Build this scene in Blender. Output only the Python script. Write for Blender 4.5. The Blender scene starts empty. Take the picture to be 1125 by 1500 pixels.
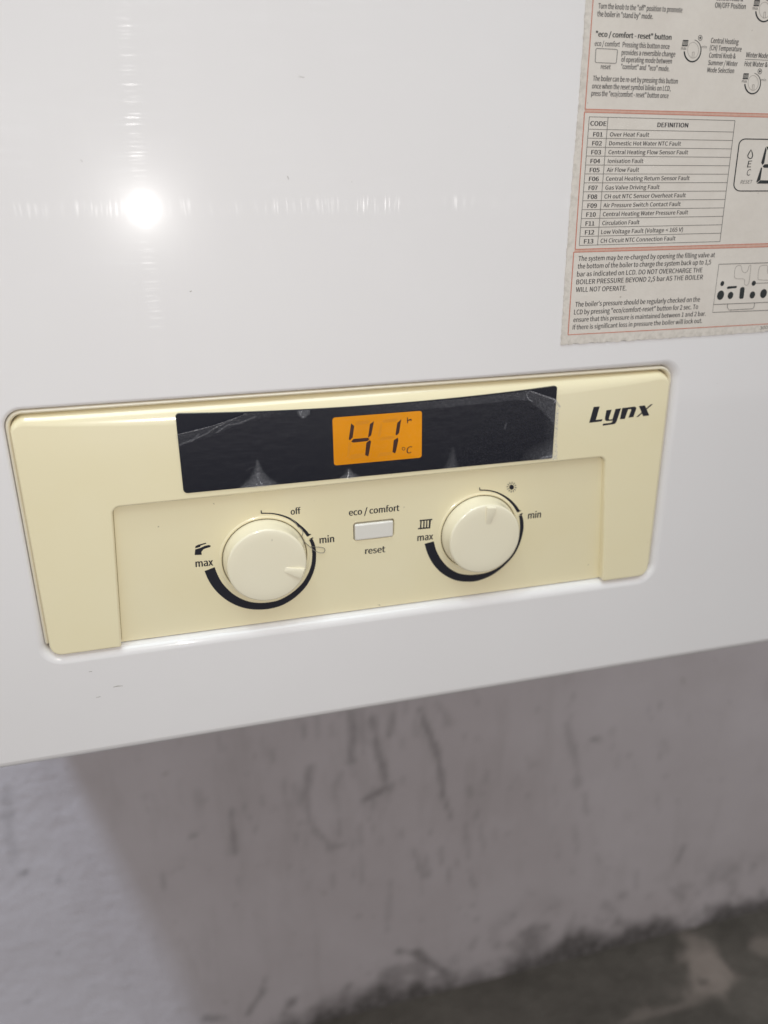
import bpy, bmesh, math, random
import numpy as np
from mathutils import Vector, Matrix
random.seed(7)
scene = bpy.context.scene
col = scene.collection

# ------------------------------------------------------------------ camera
# the boiler's front sheet is the plane y = 0, x right, z up, y into the wall (metres)
S = 0.28631            # camera distance from the front sheet
F = 1194.8             # focal length in pixels of the 1125 x 1500 photograph
ZC = 0.79              # camera height over the floor
R = np.array([[0.96624111, 0.01043376, -0.25742813],
              [-0.10320742, 0.93118157, -0.3496414],
              [0.23606426, 0.36440639, 0.90082276]])     # (right, down, forward) -> camera
def wv(r): return Vector((r[0], r[2], -r[1]))
CAM = Vector((0, -S, ZC))
cd = bpy.data.cameras.new('camera')
cam = bpy.data.objects.new('camera', cd); col.objects.link(cam)
rt, dn, fw = wv(R[0]), wv(R[1]), wv(R[2])
cam.matrix_world = Matrix(((rt.x, -dn.x, -fw.x, CAM.x), (rt.y, -dn.y, -fw.y, CAM.y),
                           (rt.z, -dn.z, -fw.z, CAM.z), (0, 0, 0, 1)))
def P_ax(px, py):
    d = fw + rt * ((px - 562.5) / F) + dn * ((py - 750.0) / F)
    return S / d.y          # depth along the optical axis of a point on the front sheet
cd.sensor_fit = 'VERTICAL'; cd.sensor_height = 36; cd.sensor_width = 27
cd.lens = F / 1500 * 36
cd.clip_start = 0.01; cd.clip_end = 50
cd.dof.use_dof = True
cd.dof.focus_distance = (P_ax(600, 520))
cd.dof.aperture_fstop = 7.5
scene.camera = cam

# ------------------------------------------------------------------ light
world = bpy.data.worlds.new('World'); scene.world = world; world.use_nodes = True
bg = world.node_tree.nodes['Background']
bg.inputs[0].default_value = (1.0, 0.962, 0.955, 1); bg.inputs[1].default_value = 0.615
def lamp(name, kind, loc, power, colour, target=None, size=0.1):
    d = bpy.data.lights.new(name, kind); o = bpy.data.objects.new(name, d); col.objects.link(o)
    d.energy = power; d.color = colour; o.location = loc
    if kind == 'AREA': d.shape = 'DISK'; d.size = size
    else: d.shadow_soft_size = size
    if target is not None:
        o.rotation_euler = (Vector(target) - Vector(loc)).to_track_quat('-Z', 'Y').to_euler()
    return o
lamp('phone_flash', 'POINT', (-0.0054, -S, ZC - 0.0076), 1.0, (1.0, 0.97, 0.94), size=0.0045)
lamp('ceiling_lamp', 'AREA', (-0.34, -0.33, ZC + 1.37), 3.2, (0.78, 0.96, 1.0), (0.0, 0.1, ZC - 0.3), 0.13)
cl_ = lamp('ceiling_glow', 'AREA', (0.05, -0.75, ZC + 1.35), 9.5, (0.80, 0.95, 1.0), (0.05, -0.75, 0), 1.1)
lamp('added_wall_fill', 'AREA', (-0.455, 0.13, ZC + 1.05), 52, (0.66, 0.80, 1.0), (-0.2, 0.3, ZC - 0.5), 0.09)  # unseen light added behind the front plane to brighten the left wall

vs = scene.view_settings
vs.view_transform = 'Standard'; vs.look = 'None'; vs.exposure = 0.0; vs.gamma = 1.0; vs.use_curve_mapping = False
scene.cycles.use_denoising = True

# ------------------------------------------------------------------ helpers
def ray(px, py):
    return fw + rt * ((px - 562.5) / F) + dn * ((py - 750.0) / F)
def P(px, py, y=0.0):
    d = ray(px, py); return CAM + d * ((y - CAM.y) / d.y)
def PX(y=0.0): return lambda q: P(q[0], q[1], y)
def on_plane(o, n):
    def f(q):
        d = ray(*q); return CAM + d * ((o - CAM).dot(n) / d.dot(n))
    return f
def node_mat(name):
    m = bpy.data.materials.new(name); m.use_nodes = True
    nt = m.node_tree; b = nt.nodes['Principled BSDF']
    return m, nt, b
def N(nt, kind, **kw):
    n = nt.nodes.new(kind)
    for k, v in kw.items(): setattr(n, k, v)
    return n
def sock(n, **kw):
    for k, v in kw.items(): n.inputs[k.replace('_', ' ')].default_value = v
    return n
def coords(nt, scale=(1, 1, 1), loc=(0, 0, 0), rot=(0, 0, 0)):
    tc = N(nt, 'ShaderNodeTexCoord'); mp = N(nt, 'ShaderNodeMapping')
    mp.inputs['Scale'].default_value = scale; mp.inputs['Location'].default_value = loc; mp.inputs['Rotation'].default_value = rot
    nt.links.new(tc.outputs['Object'], mp.inputs[0]); return mp.outputs[0]
def noise(nt, vec, scale, detail=3, rough=0.55):
    n = N(nt, 'ShaderNodeTexNoise'); n.inputs['Scale'].default_value = scale
    n.inputs['Detail'].default_value = detail; n.inputs['Roughness'].default_value = rough
    nt.links.new(vec, n.inputs['Vector']); return n.outputs['Fac']
def ramp(nt, fac, a, b, ca=(0, 0, 0, 1), cb=(1, 1, 1, 1)):
    r = N(nt, 'ShaderNodeValToRGB'); e = r.color_ramp.elements
    e[0].position = a; e[0].color = ca; e[1].position = b; e[1].color = cb
    nt.links.new(fac, r.inputs[0]); return r.outputs[0]
def mixc(nt, fac, a, b, mode='MIX'):
    m = N(nt, 'ShaderNodeMix', data_type='RGBA', blend_type=mode)
    for s, v in ((0, fac), (6, a), (7, b)):
        if hasattr(v, 'is_linked'): nt.links.new(v, m.inputs[s])
        else: m.inputs[s].default_value = v
    return m.outputs[2]
def mul(nt, a, b, op='MULTIPLY'):
    m = N(nt, 'ShaderNodeMath', operation=op)
    for s, v in ((0, a), (1, b)):
        if hasattr(v, 'is_linked'): nt.links.new(v, m.inputs[s])
        else: m.inputs[s].default_value = v
    return m.outputs[0]
def bump(nt, b, h, strength, dist):
    n = N(nt, 'ShaderNodeBump'); n.inputs['Strength'].default_value = strength; n.inputs['Distance'].default_value = dist
    nt.links.new(h, n.inputs['Height']); nt.links.new(n.outputs[0], b.inputs['Normal'])
def attr(nt, name):
    a = N(nt, 'ShaderNodeAttribute', attribute_name=name); return a.outputs['Fac']

# ------------------------------------------------------------------ materials
def make_white_paint():
    m, nt, b = node_mat('white_enamel'); L = nt.links
    sock(b, Roughness=0.045, IOR=1.45)
    big = noise(nt, coords(nt), 7, 4)
    c = mixc(nt, ramp(nt, big, .35, .7), (.79, .762, .755, 1), (.81, .784, .778, 1))
    speck = ramp(nt, noise(nt, coords(nt), 420, 2, .5), .775, .80)
    c = mixc(nt, mul(nt, speck, .35), c, (.30, .27, .24, 1))
    L.new(c, b.inputs['Base Color'])
    bump(nt, b, noise(nt, coords(nt), 260, 2), .012, .0004)
    wide = N(nt, 'ShaderNodeBsdfGlossy'); sock(wide, Roughness=0.23)
    mx0 = N(nt, 'ShaderNodeMixShader'); mx0.inputs[0].default_value = .013
    L.new(b.outputs[0], mx0.inputs[1]); L.new(wide.outputs[0], mx0.inputs[2])
    cur = mx0.outputs[0]
    for scale, tan, seed, w in (((40, 1, 1800), (1, 0, 0), 0.0, .085), ((1800, 1, 55), (0, 0, 1), 3.0, .055), ):
        g = N(nt, 'ShaderNodeBsdfAnisotropic'); g.distribution = 'GGX'
        sock(g, Roughness=0.20, Anisotropy=0.955)
        v = N(nt, 'ShaderNodeCombineXYZ')
        for i in range(3): v.inputs[i].default_value = tan[i]
        L.new(v.outputs[0], g.inputs['Tangent'])
        wv_ = N(nt, 'ShaderNodeTexNoise'); wv_.inputs['Scale'].default_value = 30; wv_.inputs['Detail'].default_value = 1
        L.new(coords(nt), wv_.inputs['Vector'])
        ad = N(nt, 'ShaderNodeVectorMath', operation='MULTIPLY_ADD'); ad.inputs[1].default_value = (.0035, .0035, .0035)
        L.new(wv_.outputs['Color'], ad.inputs[0]); tc_ = N(nt, 'ShaderNodeTexCoord'); L.new(tc_.outputs['Object'], ad.inputs[2])
        mp_ = N(nt, 'ShaderNodeMapping'); mp_.inputs['Scale'].default_value = scale; mp_.inputs['Location'].default_value = (seed, seed, seed); L.new(ad.outputs[0], mp_.inputs[0])
        sc = ramp(nt, noise(nt, mp_.outputs[0], 1, 2, .5), .55, .70)
        patch = ramp(nt, noise(nt, coords(nt, (1, 1, 1), (seed, 2, 1)), 30, 3, .6), .37, .58)
        amt = mul(nt, mul(nt, sc, patch), w)
        if tan[0]:                     # the wiping marks that run across lie on the upper part of the door
            sx_ = N(nt, 'ShaderNodeSeparateXYZ'); L.new(tc_.outputs['Object'], sx_.inputs[0])
            mr = N(nt, 'ShaderNodeMapRange', interpolation_type='SMOOTHSTEP')
            for i_, v_ in enumerate((ZC - .06, ZC + .01, .12, 1.0)): mr.inputs[i_ + 1].default_value = v_
            L.new(sx_.outputs[2], mr.inputs[0]); amt = mul(nt, amt, mr.outputs[0])
        L.new(amt, g.inputs['Color'])
        mx = N(nt, 'ShaderNodeAddShader')
        L.new(cur, mx.inputs[0]); L.new(g.outputs[0], mx.inputs[1]); cur = mx.outputs[0]
    L.new(cur, nt.nodes['Material Output'].inputs[0])
    return m
def make_plastic(name, ca, cb, rough, seed=0.0, dirt=.0, bmp=.04):
    m, nt, b = node_mat(name)
    sock(b, Roughness=rough, IOR=1.48, Coat_Weight=.9, Coat_Roughness=.10, Coat_IOR=1.65)
    c = mixc(nt, ramp(nt, noise(nt, coords(nt, (1, 1, 1), (seed, 0, 0)), 22, 4), .3, .7), ca, cb)
    if dirt:
        sp = ramp(nt, noise(nt, coords(nt, (1, 1, 1), (seed, 5, 0)), 330, 2, .5), .76, .80)
        c = mixc(nt, mul(nt, sp, dirt), c, (.16, .12, .06, 1))
    nt.links.new(c, b.inputs['Base Color'])
    bump(nt, b, noise(nt, coords(nt), 900, 2), bmp, .0002)
    return m
def flat(name, c, rough=.45):
    m, nt, b = node_mat(name); sock(b, Roughness=rough)
    k = mixc(nt, noise(nt, coords(nt), 900, 2), tuple(v * .85 for v in c[:3]) + (1,), tuple(v * 1.15 for v in c[:3]) + (1,))
    nt.links.new(k, b.inputs['Base Color']); return m
M = {}
M['white'] = make_white_paint()
M['cream'] = make_plastic('aged_cream_plastic', (.885, .785, .515, 1), (.90, .81, .555, 1), .24, 0, .5)
M['rim'] = make_plastic('rim_plastic', (.74, .66, .50, 1), (.80, .73, .58, 1), .35, 2, .4)
M['knob'] = make_plastic('knob_plastic', (.90, .825, .625, 1), (.91, .845, .655, 1), .26, 4, .2)
M['button'] = make_plastic('button_plastic', (.80, .77, .70, 1), (.82, .79, .73, 1), .30, 6)
M['ink'] = flat('black_ink', (.012, .012, .02, 1))
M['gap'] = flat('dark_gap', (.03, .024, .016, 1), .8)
M['seam'] = flat('olive_gap_shade', (.17, .135, .07, 1), .7)  # painted shade for the ring round each knob
M['recess_line'] = flat('recess_line', (.40, .32, .18, 1), .7)
M['label_ink'] = flat('label_ink', (.045, .042, .045, 1), .6)
M['label_dark'] = flat('label_dark_ink', (.02, .024, .025, 1), .6)
M['label_thin'] = flat('label_thin_ink', (.16, .15, .14, 1), .6)
M['label_faint'] = flat('label_faint_ink', (.33, .30, .27, 1), .6)
M['red'] = flat('label_red_ink', (.58, .20, .14, 1), .6)
M['pink'] = flat('label_pink_ink', (.62, .40, .32, 1), .6)
M['segment'] = flat('lcd_segment', (.05, .014, .006, 1), .4)

def make_window():
    m, nt, b = node_mat('display_black'); sock(b, Roughness=.22, IOR=1.45)
    d = ramp(nt, noise(nt, coords(nt), 1500, 3, .7), .55, .8)
    sw = ramp(nt, noise(nt, coords(nt, (1, 1, 2.5)), 60, 4), .45, .75)
    c = mixc(nt, mul(nt, d, mul(nt, mul(nt, sw, .8), .2, 'ADD')), (.009, .010, .017, 1), (.045, .044, .048, 1))
    nt.links.new(c, b.inputs['Base Color']); return m
M['window'] = make_window()
def make_lcd():
    m, nt, b = node_mat('backlit_lcd'); sock(b, Roughness=.25, Specular_IOR_Level=.15)
    g = noise(nt, coords(nt, (1, 1, 1)), 40, 2)
    c = mixc(nt, ramp(nt, g, .3, .7), (.56, .20, .003, 1), (.68, .255, .006, 1))
    b.inputs['Base Color'].default_value = (.04, .015, .001, 1)
    nt.links.new(c, b.inputs['Emission Color']); b.inputs['Emission Strength'].default_value = .97
    return m
M['lcd'] = make_lcd()
m, nt, b = node_mat('lcd_ghost'); sock(b, Roughness=.3)
b.inputs['Base Color'].default_value = (.04, .015, .001, 1); sock(b, Specular_IOR_Level=.15); b.inputs['Emission Color'].default_value = (.60, .225, .014, 1); b.inputs['Emission Strength'].default_value = .92
gn = noise(nt, coords(nt), 300, 2); nt.links.new(ramp(nt, gn, 0, 1, (.55, .205, .008, 1), (.63, .24, .012, 1)), b.inputs['Emission Color'])
M['ghost'] = m
def make_film():
    m, nt, b = node_mat('protective_film'); L = nt.links
    tr = N(nt, 'ShaderNodeBsdfTransparent'); gl = N(nt, 'ShaderNodeBsdfGlossy'); sock(gl, Roughness=.16)
    sock(b, Roughness=.5); b.inputs['Base Color'].default_value = (.52, .52, .56, 1)
    sp = ramp(nt, noise(nt, coords(nt), 1900, 2, .7), .50, .78)
    h = mul(nt, attr(nt, 'haze'), mul(nt, mul(nt, sp, 1.1), .30, 'ADD'))
    a = N(nt, 'ShaderNodeMixShader'); L.new(h, a.inputs[0]); L.new(tr.outputs[0], a.inputs[1]); L.new(b.outputs[0], a.inputs[2])
    c = N(nt, 'ShaderNodeMixShader'); c.inputs[0].default_value = .018; L.new(a.outputs[0], c.inputs[1]); L.new(gl.outputs[0], c.inputs[2])
    bm_ = N(nt, 'ShaderNodeBump'); bm_.inputs['Strength'].default_value = .25; bm_.inputs['Distance'].default_value = .0006
    L.new(noise(nt, coords(nt, (1, 1, 2)), 160, 3), bm_.inputs['Height']); L.new(bm_.outputs[0], gl.inputs['Normal'])
    L.new(c.outputs[0], nt.nodes['Material Output'].inputs[0]); return m
M['film'] = make_film()
def make_paper():
    m, nt, b = node_mat('label_paper'); sock(b, Roughness=.5)
    g = ramp(nt, noise(nt, coords(nt), 60, 5, .6), .3, .75)
    c = mixc(nt, g, (.69, .63, .565, 1), (.745, .69, .625, 1))
    st = ramp(nt, noise(nt, coords(nt), 420, 4, .7), .42, .72)
    c = mixc(nt, mul(nt, st, attr(nt, 'grime')), c, (.38, .35, .30, 1))
    sp = ramp(nt, noise(nt, coords(nt), 300, 2), .735, .78)
    c = mixc(nt, mul(nt, sp, .5), c, (.28, .24, .19, 1))
    nt.links.new(c, b.inputs['Base Color'])
    bump(nt, b, noise(nt, coords(nt, (1, 1, 1)), 210, 4), .22, .0006); return m
M['paper'] = make_paper()
def make_wall():
    m, nt, b = node_mat('painted_plaster'); sock(b, Roughness=.5)
    g = noise(nt, coords(nt), 9, 5, .6)
    c = mixc(nt, ramp(nt, g, .3, .7), (.475, .43, .435, 1), (.535, .49, .50, 1))
    c = mixc(nt, mul(nt, ramp(nt, noise(nt, coords(nt, (14, 14, 2.4)), 3, 4, .65), .54, .75), .20), c, (.24, .215, .20, 1))
    c = mixc(nt, mul(nt, ramp(nt, noise(nt, coords(nt), 60, 3, .6), .68, .76), .5), c, (.20, .17, .14, 1))
    grain = ramp(nt, noise(nt, coords(nt), 120, 4, .7), .30, .62)
    c = mixc(nt, mul(nt, attr(nt, 'dirt'), mul(nt, mul(nt, grain, .35), .65, 'ADD')), c, (.045, .041, .036, 1))
    nt.links.new(c, b.inputs['Base Color'])
    bump(nt, b, noise(nt, coords(nt), 55, 5, .6), .26, .003); return m
M['wall'] = make_wall()
def make_floor():
    m, nt, b = node_mat('dirty_concrete'); sock(b, Roughness=.7)
    g = noise(nt, coords(nt), 16, 6, .65)
    c = mixc(nt, ramp(nt, g, .3, .72), (.068, .060, .050, 1), (.135, .122, .104, 1))
    c = mixc(nt, attr(nt, 'dirt'), c, (.34, .29, .255, 1))
    nt.links.new(c, b.inputs['Base Color'])
    bump(nt, b, noise(nt, coords(nt), 50, 5, .65), .6, .006); return m
M['floor'] = make_floor()
m, nt, b = node_mat('hair_fibre'); sock(b, Roughness=.35)
b.inputs['Base Color'].default_value = (.36, .33, .28, 1)
nt.links.new(ramp(nt, noise(nt, coords(nt), 800, 2), .3, .7, (.13, .115, .09, 1), (.30, .28, .25, 1)), b.inputs['Base Color'])
M['hair'] = m

# ------------------------------------------------------------------ mesh helpers
def link(name, me, mat=None, parent=None, smooth=False):
    o = bpy.data.objects.new(name, me); col.objects.link(o)
    if mat is not None: me.materials.append(M[mat])
    if smooth: me.polygons.foreach_set('use_smooth', [True] * len(me.polygons))
    if parent is not None:
        o.parent = parent; o.matrix_parent_inverse = parent_world(parent).inverted()
    return o
def parent_world(p):
    w = Matrix.Translation(p.location) if p.parent is None else parent_world(p.parent) @ p.matrix_parent_inverse @ Matrix.Translation(p.location)
    return w
def mesh(name, verts, faces):
    me = bpy.data.meshes.new(name); me.from_pydata([tuple(v) for v in verts], [], faces); me.update(); return me
def tag(o, label, cat, group=None):
    o['label'] = label; o['category'] = cat
    if group: o['group'] = group
    return o
def loft(loops, cap_front=True, cap_back=False, holes=None):
    """closed loops of equal length joined by quads; the last loop is capped"""
    n = len(loops[0]); V = [v for l in loops for v in l]; Fc = []
    for k in range(len(loops) - 1):
        for i in range(n):
            j = (i + 1) % n
            Fc.append((k * n + i, k * n + j, (k + 1) * n + j, (k + 1) * n + i))
    if cap_front: Fc.append(tuple(range((len(loops) - 1) * n, len(loops) * n)))
    if cap_back: Fc.append(tuple(range(n - 1, -1, -1)))
    return V, Fc
def bm_mesh(name, V, Fc, tri=True):
    me = mesh(name, V, Fc)
    bm = bmesh.new(); bm.from_mesh(me)
    big = [f for f in bm.faces if len(f.verts) > 4]
    if tri and big: bmesh.ops.triangulate(bm, faces=big, ngon_method='EAR_CLIP')
    bmesh.ops.recalc_face_normals(bm, faces=bm.faces[:])
    bm.to_mesh(me); bm.free(); return me
def shade(me, ang=40, flat_n=None):
    me.polygons.foreach_set('use_smooth', [True] * len(me.polygons))
    me.set_sharp_from_angle(angle=math.radians(ang))
    if flat_n is not None:                 # the flat front keeps its own normal
        me.polygons.foreach_set('use_smooth', [p.normal.dot(flat_n) < .99995 for p in me.polygons])
def rrect(pts, r, n=7):
    """rounded polygon in 2D; r is a number or one per corner"""
    out = []; m = len(pts); pts = [Vector(p) for p in pts]
    for i in range(m):
        a, b, c = pts[i - 1], pts[i], pts[(i + 1) % m]
        rr = r[i] if isinstance(r, (list, tuple)) else r
        if rr <= 0: out.append(b.copy()); continue
        u = (a - b).normalized(); w = (c - b).normalized()
        ang = u.angle(w); t = min(rr / math.tan(ang / 2), .45 * (a - b).length, .45 * (c - b).length)
        p0, p1 = b + u * t, b + w * t
        for k in range(n):
            s = k / (n - 1); out.append((1 - s) ** 2 * p0 + 2 * s * (1 - s) * (b * .35 + (p0 + p1) * .325) + s * s * p1 if False else arc(p0, b, p1, s))
    return out
def arc(p0, b, p1, s):
    w = .7071
    a0 = (1 - s) ** 2; a1 = 2 * w * s * (1 - s); a2 = s * s
    return (p0 * a0 + b * a1 + p1 * a2) / (a0 + a1 + a2)
def offset(loop, d):
    """move a closed 2D loop inward by d (number or per-vertex list)"""
    n = len(loop); A = sum(loop[i].x * loop[(i + 1) % n].y - loop[(i + 1) % n].x * loop[i].y for i in range(n))
    sg = 1 if A > 0 else -1; out = []
    for i in range(n):
        e0 = (loop[i] - loop[i - 1]).normalized(); e1 = (loop[(i + 1) % n] - loop[i]).normalized()
        n0 = Vector((-e0.y, e0.x)) * sg; n1 = Vector((-e1.y, e1.x)) * sg
        k = n0 + n1; k = k / max(.3, k.dot(n0)) if k.length > 1e-6 else n0
        out.append(loop[i] + k * (d[i] if isinstance(d, (list, tuple)) else d))
    return out
def at(loop, y): return [Vector((p.x, y, p.y)) for p in loop]
def xz(px, py, y=0.0):
    p = P(px, py, y); return Vector((p.x, p.z))
def densify(pts, n):
    out = []
    for i in range(len(pts)):
        a, b = pts[i], pts[(i + 1) % len(pts)]
        for k in range(n): out.append(a.lerp(b, k / n))
    return out
def decal(name, polys, proj, lift, mat, parent, thick=0.0):
    """flat print: polygons given in photo pixels, laid on a surface, lift metres off it"""
    V = []; Fc = []
    for poly in polys:
        b0 = len(V)
        for q in poly:
            v = proj(q); V.append(v + LIFT(proj) * lift)
        Fc.append(tuple(range(b0, b0 + len(poly))))
    me = bm_mesh(name, V, Fc)
    return link(name, me, mat, parent)
def LIFT(proj): return getattr(proj, 'n', Vector((0, -1, 0)))
def stroke(pts, closed=False):
    """pts: (x, y, width) centre line in pixels -> one quad per piece"""
    n = len(pts); L = []; Rr = []
    for i in range(n):
        a = pts[i - 1] if (i > 0 or closed) else pts[i]; c = pts[(i + 1) % n] if (i < n - 1 or closed) else pts[i]
        t = Vector((c[0] - a[0], c[1] - a[1])).normalized(); nn = Vector((-t.y, t.x)) * pts[i][2] / 2
        p = Vector(pts[i][:2]); L.append(p + nn); Rr.append(p - nn)
    m = n if closed else n - 1
    return [[L[i], L[(i + 1) % n], Rr[(i + 1) % n], Rr[i]] for i in range(m)]
def smooth_line(pts, sub=5):
    out = []; n = len(pts)
    for i in range(n - 1):
        p0, p1, p2, p3 = (np.array(pts[max(0, i - 1)], float), np.array(pts[i], float), np.array(pts[i + 1], float), np.array(pts[min(n - 1, i + 2)], float))
        for k in range(sub):
            t = k / sub
            out.append(tuple(.5 * (2 * p1 + (p2 - p0) * t + (2 * p0 - 5 * p1 + 4 * p2 - p3) * t * t + (3 * p1 - p0 - 3 * p2 + p3) * t ** 3)))
    out.append(tuple(map(float, pts[-1]))); return out
def crop(ox, oy, s, pts):
    return [(ox + p[0] / s, oy + p[1] / s) + ((p[2] / s,) if len(p) > 2 else ()) for p in pts]
class Proj:
    def __init__(s, f, n): s.f = f; s.n = n
    def __call__(s, q): return s.f((q[0], q[1]))
PX0 = Proj(PX(0.0), Vector((0, -1, 0)))
_txt = {}
FONT = None
try:                                              # the sans-serif that ships inside Blender
    import os
    FONT = bpy.data.fonts.load(os.path.join(bpy.utils.system_resource('DATAFILES'), 'fonts', 'Noto Sans CJK Regular.woff2'))
except Exception: FONT = None
def text_mesh(s, weight):
    k = (s, weight)
    if k not in _txt:
        c = bpy.data.curves.new('t', 'FONT'); c.body = s; c.size = 1
        if FONT: c.font = FONT
        c.offset = weight; c.resolution_u = 3
        o = bpy.data.objects.new('t', c); me = bpy.data.meshes.new_from_object(o)
        V = np.array([v.co[:2] for v in me.vertices]); Fc = [tuple(p.vertices) for p in me.polygons]
        bpy.data.objects.remove(o); bpy.data.curves.remove(c); bpy.data.meshes.remove(me)
        _txt[k] = (V, Fc)
    return _txt[k]
CAPH = float(text_mesh('H', 0)[0][:, 1].max())
def lettering(s, p0, p1, cap, proj, lift, mat, parent, weight=0.0, shear=0.0, name='lettering'):
    """one line of print: baseline from pixel p0 to p1, capitals cap pixels high, on a surface"""
    V, Fc = text_mesh(s, 0.0)
    x0, x1 = V[:, 0].min(), V[:, 0].max()
    a, b = proj(p0), proj(p1); e = b - a
    up0 = proj((p0[0], p0[1] - cap)) - a; ex = e.normalized(); n = LIFT(proj)
    up = ex.cross(n).normalized()
    if up.dot(up0) < 0: up = -up
    h = abs(up0.dot(up))
    out = [a + e * ((v[0] - x0) / (x1 - x0)) + up * (h * v[1] / CAPH) + ex * (shear * h * v[1] / CAPH) + n * lift for v in V]
    if weight > 0:                      # heavier print: the same outline again, a hair to either side
        nv_ = len(out); base_ = list(out); fac = list(Fc)
        for k, sg in enumerate((-1, 1)):
            out += [v + ex * (sg * weight * h) + n * (.000004 * (k + 1)) for v in base_]
            fac += [tuple(i + nv_ * (k + 1) for i in f) for f in Fc]
        Fc = fac
    return link(name, mesh(name, out, Fc), mat, parent)

# ------------------------------------------------------------------ setting: wall and floor
YW = 0.30
def grid(name, xs, ys, f):
    V = [f(x, y) for y in ys for x in xs]; nx = len(xs)
    Fc = [(j * nx + i, j * nx + i + 1, (j + 1) * nx + i + 1, (j + 1) * nx + i) for j in range(len(ys) - 1) for i in range(nx - 1)]
    return mesh(name, V, Fc)
def sstep(a, b, x):
    t = np.clip((x - a) / (b - a), 0, 1); return t * t * (3 - 2 * t)
def vnoise(X, Y, seed, octs=4):
    rs = np.random.RandomState(seed); out = np.zeros_like(X); amp = 1; tot = 0
    for o in range(octs):
        T = rs.rand(64, 64); xi = np.floor(X).astype(int); yi = np.floor(Y).astype(int); fx = X - xi; fy = Y - yi
        fx = fx * fx * (3 - 2 * fx); fy = fy * fy * (3 - 2 * fy)
        g = lambda a, b: T[(yi + b) % 64, (xi + a) % 64]
        out += amp * ((g(0, 0) * (1 - fx) + g(1, 0) * fx) * (1 - fy) + (g(0, 1) * (1 - fx) + g(1, 1) * fx) * fy)
        tot += amp; amp *= .5; X = X * 2.03 + 5; Y = Y * 2.03 + 9
    return out / tot
xs = np.concatenate([np.linspace(-2.5, -.5, 9)[:-1], np.arange(-.5, .95, .004), np.linspace(.95, 2.5, 8)])
zs = np.concatenate([np.arange(0, .72, .004), np.linspace(.72, 2.3, 14)])
wm = grid('wall', list(xs), list(zs), lambda x, z: (x, YW, z))
GX, GZ = np.meshgrid(xs, zs)
dirt = np.zeros_like(GX)
wob = (vnoise(GX * 70, GZ * 70, 3) - .5)
def mark(pts, w, k):
    """a dirt run on the wall, centre line in pixels, half width in mm"""
    global dirt
    q = [xz(a, b, YW) for a, b in pts]
    if len(q) == 1: q.append(q[0] + Vector((.0005, 0)))
    d = np.full_like(GX, 9.0)
    for a, b in zip(q[:-1], q[1:]):
        vx, vz = b.x - a.x, b.y - a.y; L2 = vx * vx + vz * vz + 1e-12
        t = np.clip(((GX - a.x) * vx + (GZ - a.y) * vz) / L2, 0, 1)
        d = np.minimum(d, np.hypot(GX - a.x - t * vx, GZ - a.y - t * vz))
    d = d + wob * w * .0012
    dirt = np.maximum(dirt, .85 * k * (1 - sstep(w * .0001, w * .0009, d)))
for pts, w, k in [
    ([(440, 1050), (446, 1078)], 4, .35), ([(512, 1036), (518, 1070), (514, 1115)], 6, .50), ([(545, 1050), (552, 1095), (562, 1130), (572, 1158)], 6, .55),
    ([(535, 1172), (556, 1160), (575, 1150)], 5, .6), ([(528, 1040), (532, 1090)], 8, .28), ([(575, 1045), (572, 1075)], 5, .35),
    ([(615, 1040), (636, 1090), (646, 1130), (650, 1165), (662, 1202)], 5, .6), ([(640, 1030), (660, 1060)], 5, .3),
    ([(455, 1125), (446, 1165), (458, 1212)], 6, .40), ([(462, 1215), (486, 1240), (503, 1238)], 5, .38), ([(430, 1150), (445, 1190)], 5, .22),
    ([(340, 1186), (343, 1220), (343, 1252)], 5, .45), ([(356, 1178), (377, 1219)], 4, .35), ([(283, 1224)], 5, .55), ([(604, 1244), (622, 1284)], 5, .35),
    ([(528, 1252), (532, 1292)], 5, .25), ([(572, 1290), (568, 1362)], 5, .25), ([(683, 1208), (685, 1256)], 5, .28), ([(700, 1210), (710, 1242)], 4, .25),
    ([(681, 1078)], 5, .4), ([(830, 1060), (843, 1110), (846, 1150)], 6, .30), ([(868, 1083), (880, 1084)], 5, .7), ([(922, 1106)], 4, .4), ([(993, 1174)], 5, .55),
    ([(1002, 1240), (992, 1262)], 5, .45), ([(10, 1150), (14, 1210), (20, 1262)], 7, .22), ([(35, 1278)], 7, .75), ([(86, 1290)], 5, .4), ([(130, 1258)], 4, .35),
    ([(5, 1195), (18, 1192)], 5, .4), ([(290, 1160), (296, 1215)], 4, .18), ([(1075, 1270), (1085, 1275)], 7, .35), ([(1105, 1268)], 7, .45), ([(1085, 1282)], 5, .3),
    ([(1045, 1278)], 6, .3), ([(905, 1350), (925, 1365)], 8, .5), ([(980, 1300), (1000, 1315)], 6, .35), ([(940, 1358)], 8, .4), ([(1110, 1310)], 6, .35), ([(1020, 1330)], 6, .3),
    ([(770, 1465 - 100), (800, 1358)], 8, .55), ([(760, 1385), (800, 1400)], 20, .45), ([(585, 1393), (610, 1397), (632, 1412), (655, 1428)], 9, .75), ([(560, 1430), (600, 1440), (640, 1432)], 10, .6),
    ([(390, 1430), (380, 1460), (362, 1485)], 6, .5), ([(430, 1465), (415, 1485)], 8, .7), ([(510, 1445), (495, 1465)], 7, .5), ([(300, 1492), (330, 1490)], 8, .6), ([(215, 1470)], 4, .4), ([(730, 1185)], 4, .25), ([(775, 1372), (782, 1400), (790, 1425)], 26, .62), ([(575, 1420), (620, 1425)], 22, .5), ([(1060, 1345), (1125, 1325)], 14, .5), ([(880, 1380), (960, 1365)], 16, .42), ([(460, 1478), (520, 1465)], 16, .55),
]: mark(pts, w, k)
rr_ = random.Random(5)
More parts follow.
